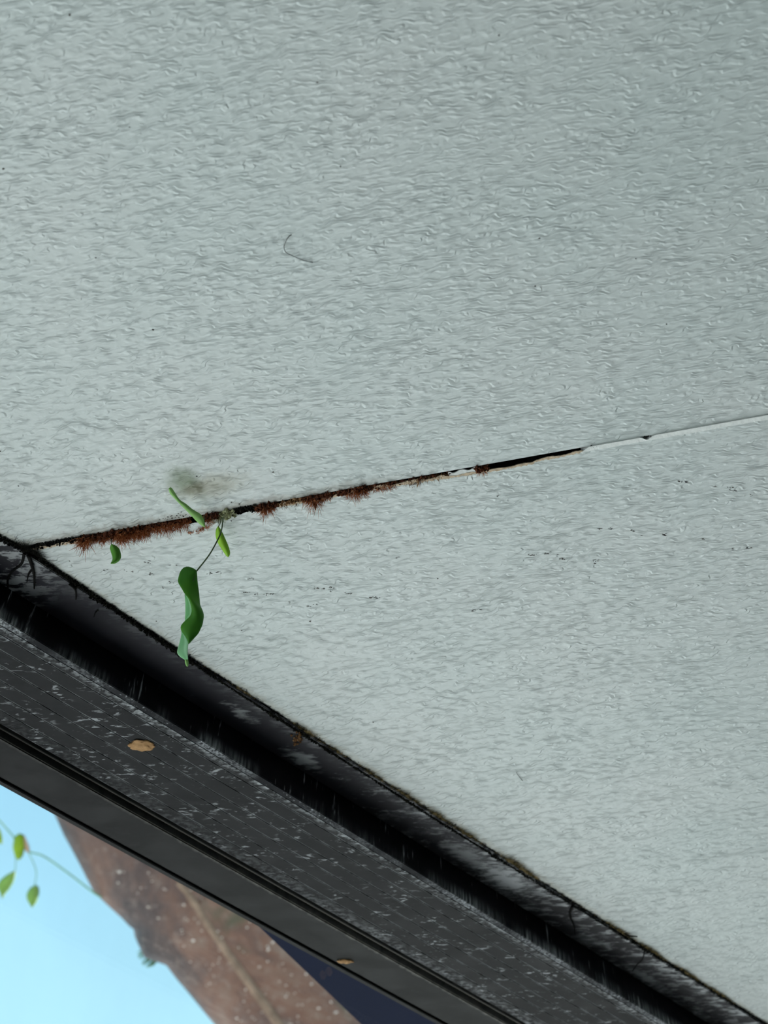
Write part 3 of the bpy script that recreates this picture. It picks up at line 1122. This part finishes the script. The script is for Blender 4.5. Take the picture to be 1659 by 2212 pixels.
bg = Bag()
rr = random.Random(17)
ROWS = []        # dirt marks read from the zoomed views
for x, y, w_, k in ((285, 105, 40, 9), (300, 165, 30, 8), (185, 152, 50, 8), (410, 120, 50, 6), (400, 212, 30, 4), (360, 232, 12, 3), (65, 150, 20, 4),
                    (600, 163, 30, 9), (645, 156, 26, 6), (810, 190, 30, 7), (790, 260, 34, 8), (840, 268, 30, 5), (900, 268, 50, 9), (1145, 238, 26, 7),
                    (1180, 240, 14, 4), (1222, 234, 26, 8), (1225, 252, 30, 4), (1310, 265, 36, 10), (1440, 288, 60, 16), (1110, 330, 26, 6), (1140, 322, 22, 5), (1005, 310, 22, 3), (1562, 82, 16, 4)):
    ROWS.append((200 + x / 2.37, 1170 + y / 2.37, w_ / 2.37, k))
for x, y, w_, k in ((187, 182, 14, 3), (740, 357, 40, 7), (802, 358, 24, 6), (922, 369, 22, 8), (965, 393, 14, 2), (1095, 392, 34, 10), (1302, 414, 22, 4), (1465, 465, 14, 5),
                    (1558, 464, 34, 9), (370, 500, 50, 9), (460, 491, 40, 11), (520, 500, 18, 4), (540, 522, 30, 12), (725, 528, 46, 9), (716, 542, 16, 4), (877, 545, 10, 2),
                    (1185, 99, 26, 7), (1220, 103, 26, 6), (1370, 124, 26, 4), (1460, 132, 46, 5), (1465, 150, 44, 10), (1570, 176, 14, 3), (75, 800, 50, 8), (50, 808, 12, 3)):
    ROWS.append((1000 + x / 2.517, 1000 + y / 2.517, w_ / 2.517, k))
for x, y, w_, k in ROWS:
    for i in range(k):
        c_ = onceil(x + rr.uniform(-.5, .5) * w_, y + rr.gauss(0, 1.3), .0001)
        bg.chunk(c_, [rr.uniform(.0004, .0011), rr.uniform(.0002, .0004), .00012], rr)
for x, y in ((150, 33), (280, 275), (7, 365), (1156, 618), (330, 712), (735, 360), (40, 1050), (207, 557), (338, 1342), (522, 1362), (670, 1342), (945, 1250), (1078, 76), (685, 178),
             (500, 1085), (517, 1089), (570, 1194), (500, 1125), (806, 1560), (1370, 1827), (1460, 1680), (425, 1029), (1440, 700), (1374, 559), (590, 1020), (1165, 515), (150, 1212), (0, 975)):
    s_ = rr.uniform(.0004, .0008)
    bg.chunk(onceil(x, y, .0001), [s_ * 1.2, s_, .0003], rr)
for i in range(26):
    x = rr.uniform(345, 420)
    bg.chunk(onceil(x, seam_y(x) - rr.uniform(4, 16) * rr.random(), .0001), [.0007, .0004, .0002], rr)
tag(bg.build('dirt_specks', M['speck']), 'scattered dark dirt specks and scuff marks on the white ceiling panels', 'dirt', kind='stuff')


# mud dabs on beam and frame
def dab(label, cx, cy, rx, ry, z):
    r_ = random.Random(int(cx))
    bm = bmesh.new()
    bmesh.ops.create_icosphere(bm, subdivisions=4, radius=1.0)
    c_ = onz(cx, cy, z)
    for v in bm.verts:
        k = 1 + .35 * noise.noise(v.co * 2.1 + Vector((cx, 0, 0))) + .15 * noise.noise(v.co * 6)
        v.co = Vector((v.co.x * rx * k, v.co.y * ry * k, v.co.z * .0010 * k))
    o = bm_obj('mud_dab', bm, M['mud'], None, True)
    o.location = c_
    return tag(o, label, 'mud', 'mud dabs on the black frame')


dab('tan mud dab on the ribbed underside of the beam', 307, 1611, .0094, .0062, ZC - .0004)
dab('small ochre mud dab on the window head rail', 746, 2077, .0070, .0030, ZF - .0004)

# ------------------------------------------------------------------ outside: leaning tree and its creeper


def bark_material():
    n = N('mottled_brown_bark')
    w = n.world()
    f = n.noise(w, 4.5, 5, .62, .5)
    col = n.ramp(f, (.30, srgb(54, 44, 46)), (.44, srgb(84, 66, 62)), (.56, srgb(116, 84, 70)), (.72, srgb(134, 116, 104)))
    gr = n.smooth(n.noise(w, 6.5, 3, .6), .58, .70)
    col = n.mix(n.math('MULTIPLY', gr, .75), col, srgb(70, 76, 58))
    col = n.mix(n.math('MULTIPLY', n.smooth(n.noise(w, 60, 3, .6), .5, .75), .4), col, srgb(150, 134, 124))
    n.bump(n.noise(n.mapping(w, (1, 1, 1)), 22, 4, .6), .012, .8)
    return n.fin(col, .5, .4)


M['bark'] = bark_material()
# left outline of the trunk in the photograph, top to bottom
TL = [(70, 1560), (95, 1660), (122, 1758), (150, 1815), (205, 1925), (255, 1972), (291, 2012), (296, 2046), (345, 2066), (400, 2130), (470, 2212), (560, 2320), (680, 2440)]
TD = 2.8
RPX = 165
rings = []
for i in range(len(TL)):
    a, c = Vector(TL[max(i - 1, 0)]), Vector(TL[min(i + 1, len(TL) - 1)])
    d = (Vector(TL[-1]) - Vector(TL[2])).normalized() * .5 + (c - a).normalized() * .5
    d.normalize()
    nrm = Vector((d.y, -d.x))
    p = Vector(TL[i]) + nrm * RPX
    rings.append((at(p.x, p.y, TD), RPX / FPX * TD))
# carry the trunk on down to the ground and up into the crown
p_end, r_end = rings[-1]
for k, (z, dx, dy) in enumerate(((2.2, .55, .12), (1.5, .95, .22), (.8, 1.2, .30), (.2, 1.32, .34), (-.08, 1.36, .35))):
    rings.append((Vector((p_end.x + dx, p_end.y + dy, z)), r_end * (1.03 + .05 * k + (.15 if k == 4 else 0))))
p0, r0 = rings[0]
rings = [(p0 + Vector((-.55, -.02, 1.2)), r0 * .6), (p0 + Vector((-.25, 0, .55)), r0 * .85)] + rings
# fine interpolation
vs, fs = [], []
SID = 40
fine = []
for (pa, ra), (pb, rb) in zip(rings, rings[1:]):
    nseg = max(2, int((pb - pa).length / .05))
    for i in range(nseg):
        t = i / nseg
        fine.append((pa.lerp(pb, t), ra + (rb - ra) * t))
fine.append(rings[-1])
a = None
for i, (p, r) in enumerate(fine):
    d = (fine[min(i + 2, len(fine) - 1)][0] - fine[max(i - 2, 0)][0]).normalized()
    a = d.orthogonal().normalized() if a is None else (a - d * a.dot(d)).normalized()
    c = d.cross(a)
    for k in range(SID):
        an = 2 * math.pi * k / SID
        q = a * math.cos(an) + c * math.sin(an)
        rr_ = r * (1 + .05 * noise.noise(Vector((q.x * 1.5, q.y * 1.5, i * .12))) + .02 * noise.noise(p * 14 + q * 3)
                   + .035 * math.sin(an * 5 + i * .02))
        vs.append(p + q * rr_)
for i in range(len(fine) - 1):
    for k in range(SID):
        k2 = (k + 1) % SID
        fs.append((i * SID + k, i * SID + k2, (i + 1) * SID + k2, (i + 1) * SID + k))
fs.append(tuple(range(SID)))
fs.append(tuple((len(fine) - 1) * SID + k for k in range(SID - 1, -1, -1)))
base_p = Vector((fine[-1][0].x, fine[-1][0].y, -.04))
tree = empty('leaning_tree', base_p)
tag(tree, 'mottled brown tree trunk leaning past the window against the sky', 'tree')
tk = mesh_obj('trunk', [v - base_p for v in vs], fs, M['bark'], tree, True)
from mathutils.bvhtree import BVHTree
bvh = BVHTree.FromPolygons([tuple(v) for v in vs], fs)


def onbark(x, y, out=0.0):
    r = ray(x, y).normalized()
    hit = bvh.ray_cast(EYE, r)
    return hit[0] - r * out if hit[0] is not None else at(x, y, TD)


M['ridge'] = plain('tan_bark_ridge', srgb(134, 112, 96), .7, .2, .3, 40)
M['glint'] = plain('pale_glint', srgb(214, 200, 190), .6, .3, .2, 60)  # pale colour standing in for glints
bg = Bag()
stem(bg, [onbark(x, y, -.003) for x, y in ((385, 1905), (413, 1940), (460, 2012), (500, 2069), (533, 2115), (579, 2178), (615, 2230), (660, 2290))], .007, .011, tree, 8, 6)
rg = bg.build('bark_ridge', M['ridge'], tree, True)
rg['label'] = 'paler tan ridge running along the trunk'
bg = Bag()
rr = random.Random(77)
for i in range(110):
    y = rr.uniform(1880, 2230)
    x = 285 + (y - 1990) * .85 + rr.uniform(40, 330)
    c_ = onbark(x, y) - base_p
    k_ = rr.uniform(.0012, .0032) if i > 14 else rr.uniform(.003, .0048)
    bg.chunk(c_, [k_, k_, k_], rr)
lo_ = bg.build('glint_specks', M['glint'], tree)  # pale crumbs standing in for bright glints of water drops on the bark
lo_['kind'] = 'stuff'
# tiny shoots on the trunk edge
bg = Bag()
rr = random.Random(8)
for (x, y) in ((304, 2060), (312, 2074), (322, 2084)):
    for i in range(6):
        p = at(x + 30, y - 14, TD) - base_p
        q = at(x + rr.uniform(-8, 8), y + rr.uniform(-6, 10), TD - .02) - base_p
        bg.tube([p, p.lerp(q, .6) + Vector((0, 0, .004)), q], [.002, .002, .0012], 5)
bg.build('shoot', M['stem_out'], tree)

vine = empty('creeper', at(205, 1930, TD - .12))
tag(vine, 'thin green creeper with small leaves hanging off the leaning tree', 'vine')
TV = TD - .12
bg = Bag()
stem(bg, [at(232, 1944, TV + .06), at(205, 1930, TV), at(150, 1888, TV), at(95, 1850, TV), at(60, 1838, TV), at(30, 1808, TV), at(0, 1774, TV), at(-60, 1712, TV)], .0016, .0012, vine, 6, 6)
bg.build('stem', M['stem_out'], vine, True)
def stalk(*pts):
    bag = Bag()
    stem(bag, [at(x, y, TV) for x, y in pts], .0009, .0008, vine, 5, 5)
    bag.build('leaf_stalk', M['stem_out'], vine, True)


stalk((30, 1808), (34, 1850), (33, 1882))
stalk((60, 1838), (78, 1880), (75, 1912))
stalk((-20, 1752), (-8, 1780))


def crop_v(pts):
    return [(x / 3.318, 1650 + y / 3.318) for x, y in pts]


M['leaf_out'] = leaf_mat('sunny_creeper_leaf', srgb(96, 140, 30), srgb(150, 180, 40), .6, .22)
M['leaf_out2'] = leaf_mat('dull_creeper_leaf', srgb(112, 150, 74), srgb(140, 172, 92), .6, .3)
M['leaf_pink'] = leaf_mat('pinkish_leaf_rim', srgb(210, 180, 150), srgb(226, 200, 176), .4, .5)


def vleaf(left, right, mat, belly=.01):
    b_ = blade(crop_v(left), crop_v(right), lambda s: TV, belly, 16, 7)
    return leaf_obj('leaf', [(b_[0], b_[1], 0)], [mat], vine, .0012)


vleaf([(140, 500), (105, 520), (92, 600), (110, 670), (135, 690)], [(140, 500), (172, 510), (178, 580), (165, 660), (135, 690)], M['leaf_out'])
vleaf([(172, 508), (170, 560), (178, 620), (205, 640)], [(172, 508), (190, 550), (212, 600), (205, 640)], M['leaf_pink'], .004)
vleaf([(110, 765), (50, 795), (0, 835), (-20, 880), (0, 920), (18, 968)], [(110, 765), (108, 800), (95, 850), (60, 905), (30, 935), (18, 968)], M['leaf_out2'])
vleaf([(255, 868), (215, 890), (190, 935), (195, 975), (230, 1030)], [(255, 868), (280, 885), (280, 930), (262, 990), (230, 1030)], M['leaf_out2'])
vleaf([(-40, 440), (-50, 500), (-20, 560), (15, 575)], [(-40, 440), (0, 470), (15, 520), (15, 575)], M['leaf_out'], .002)
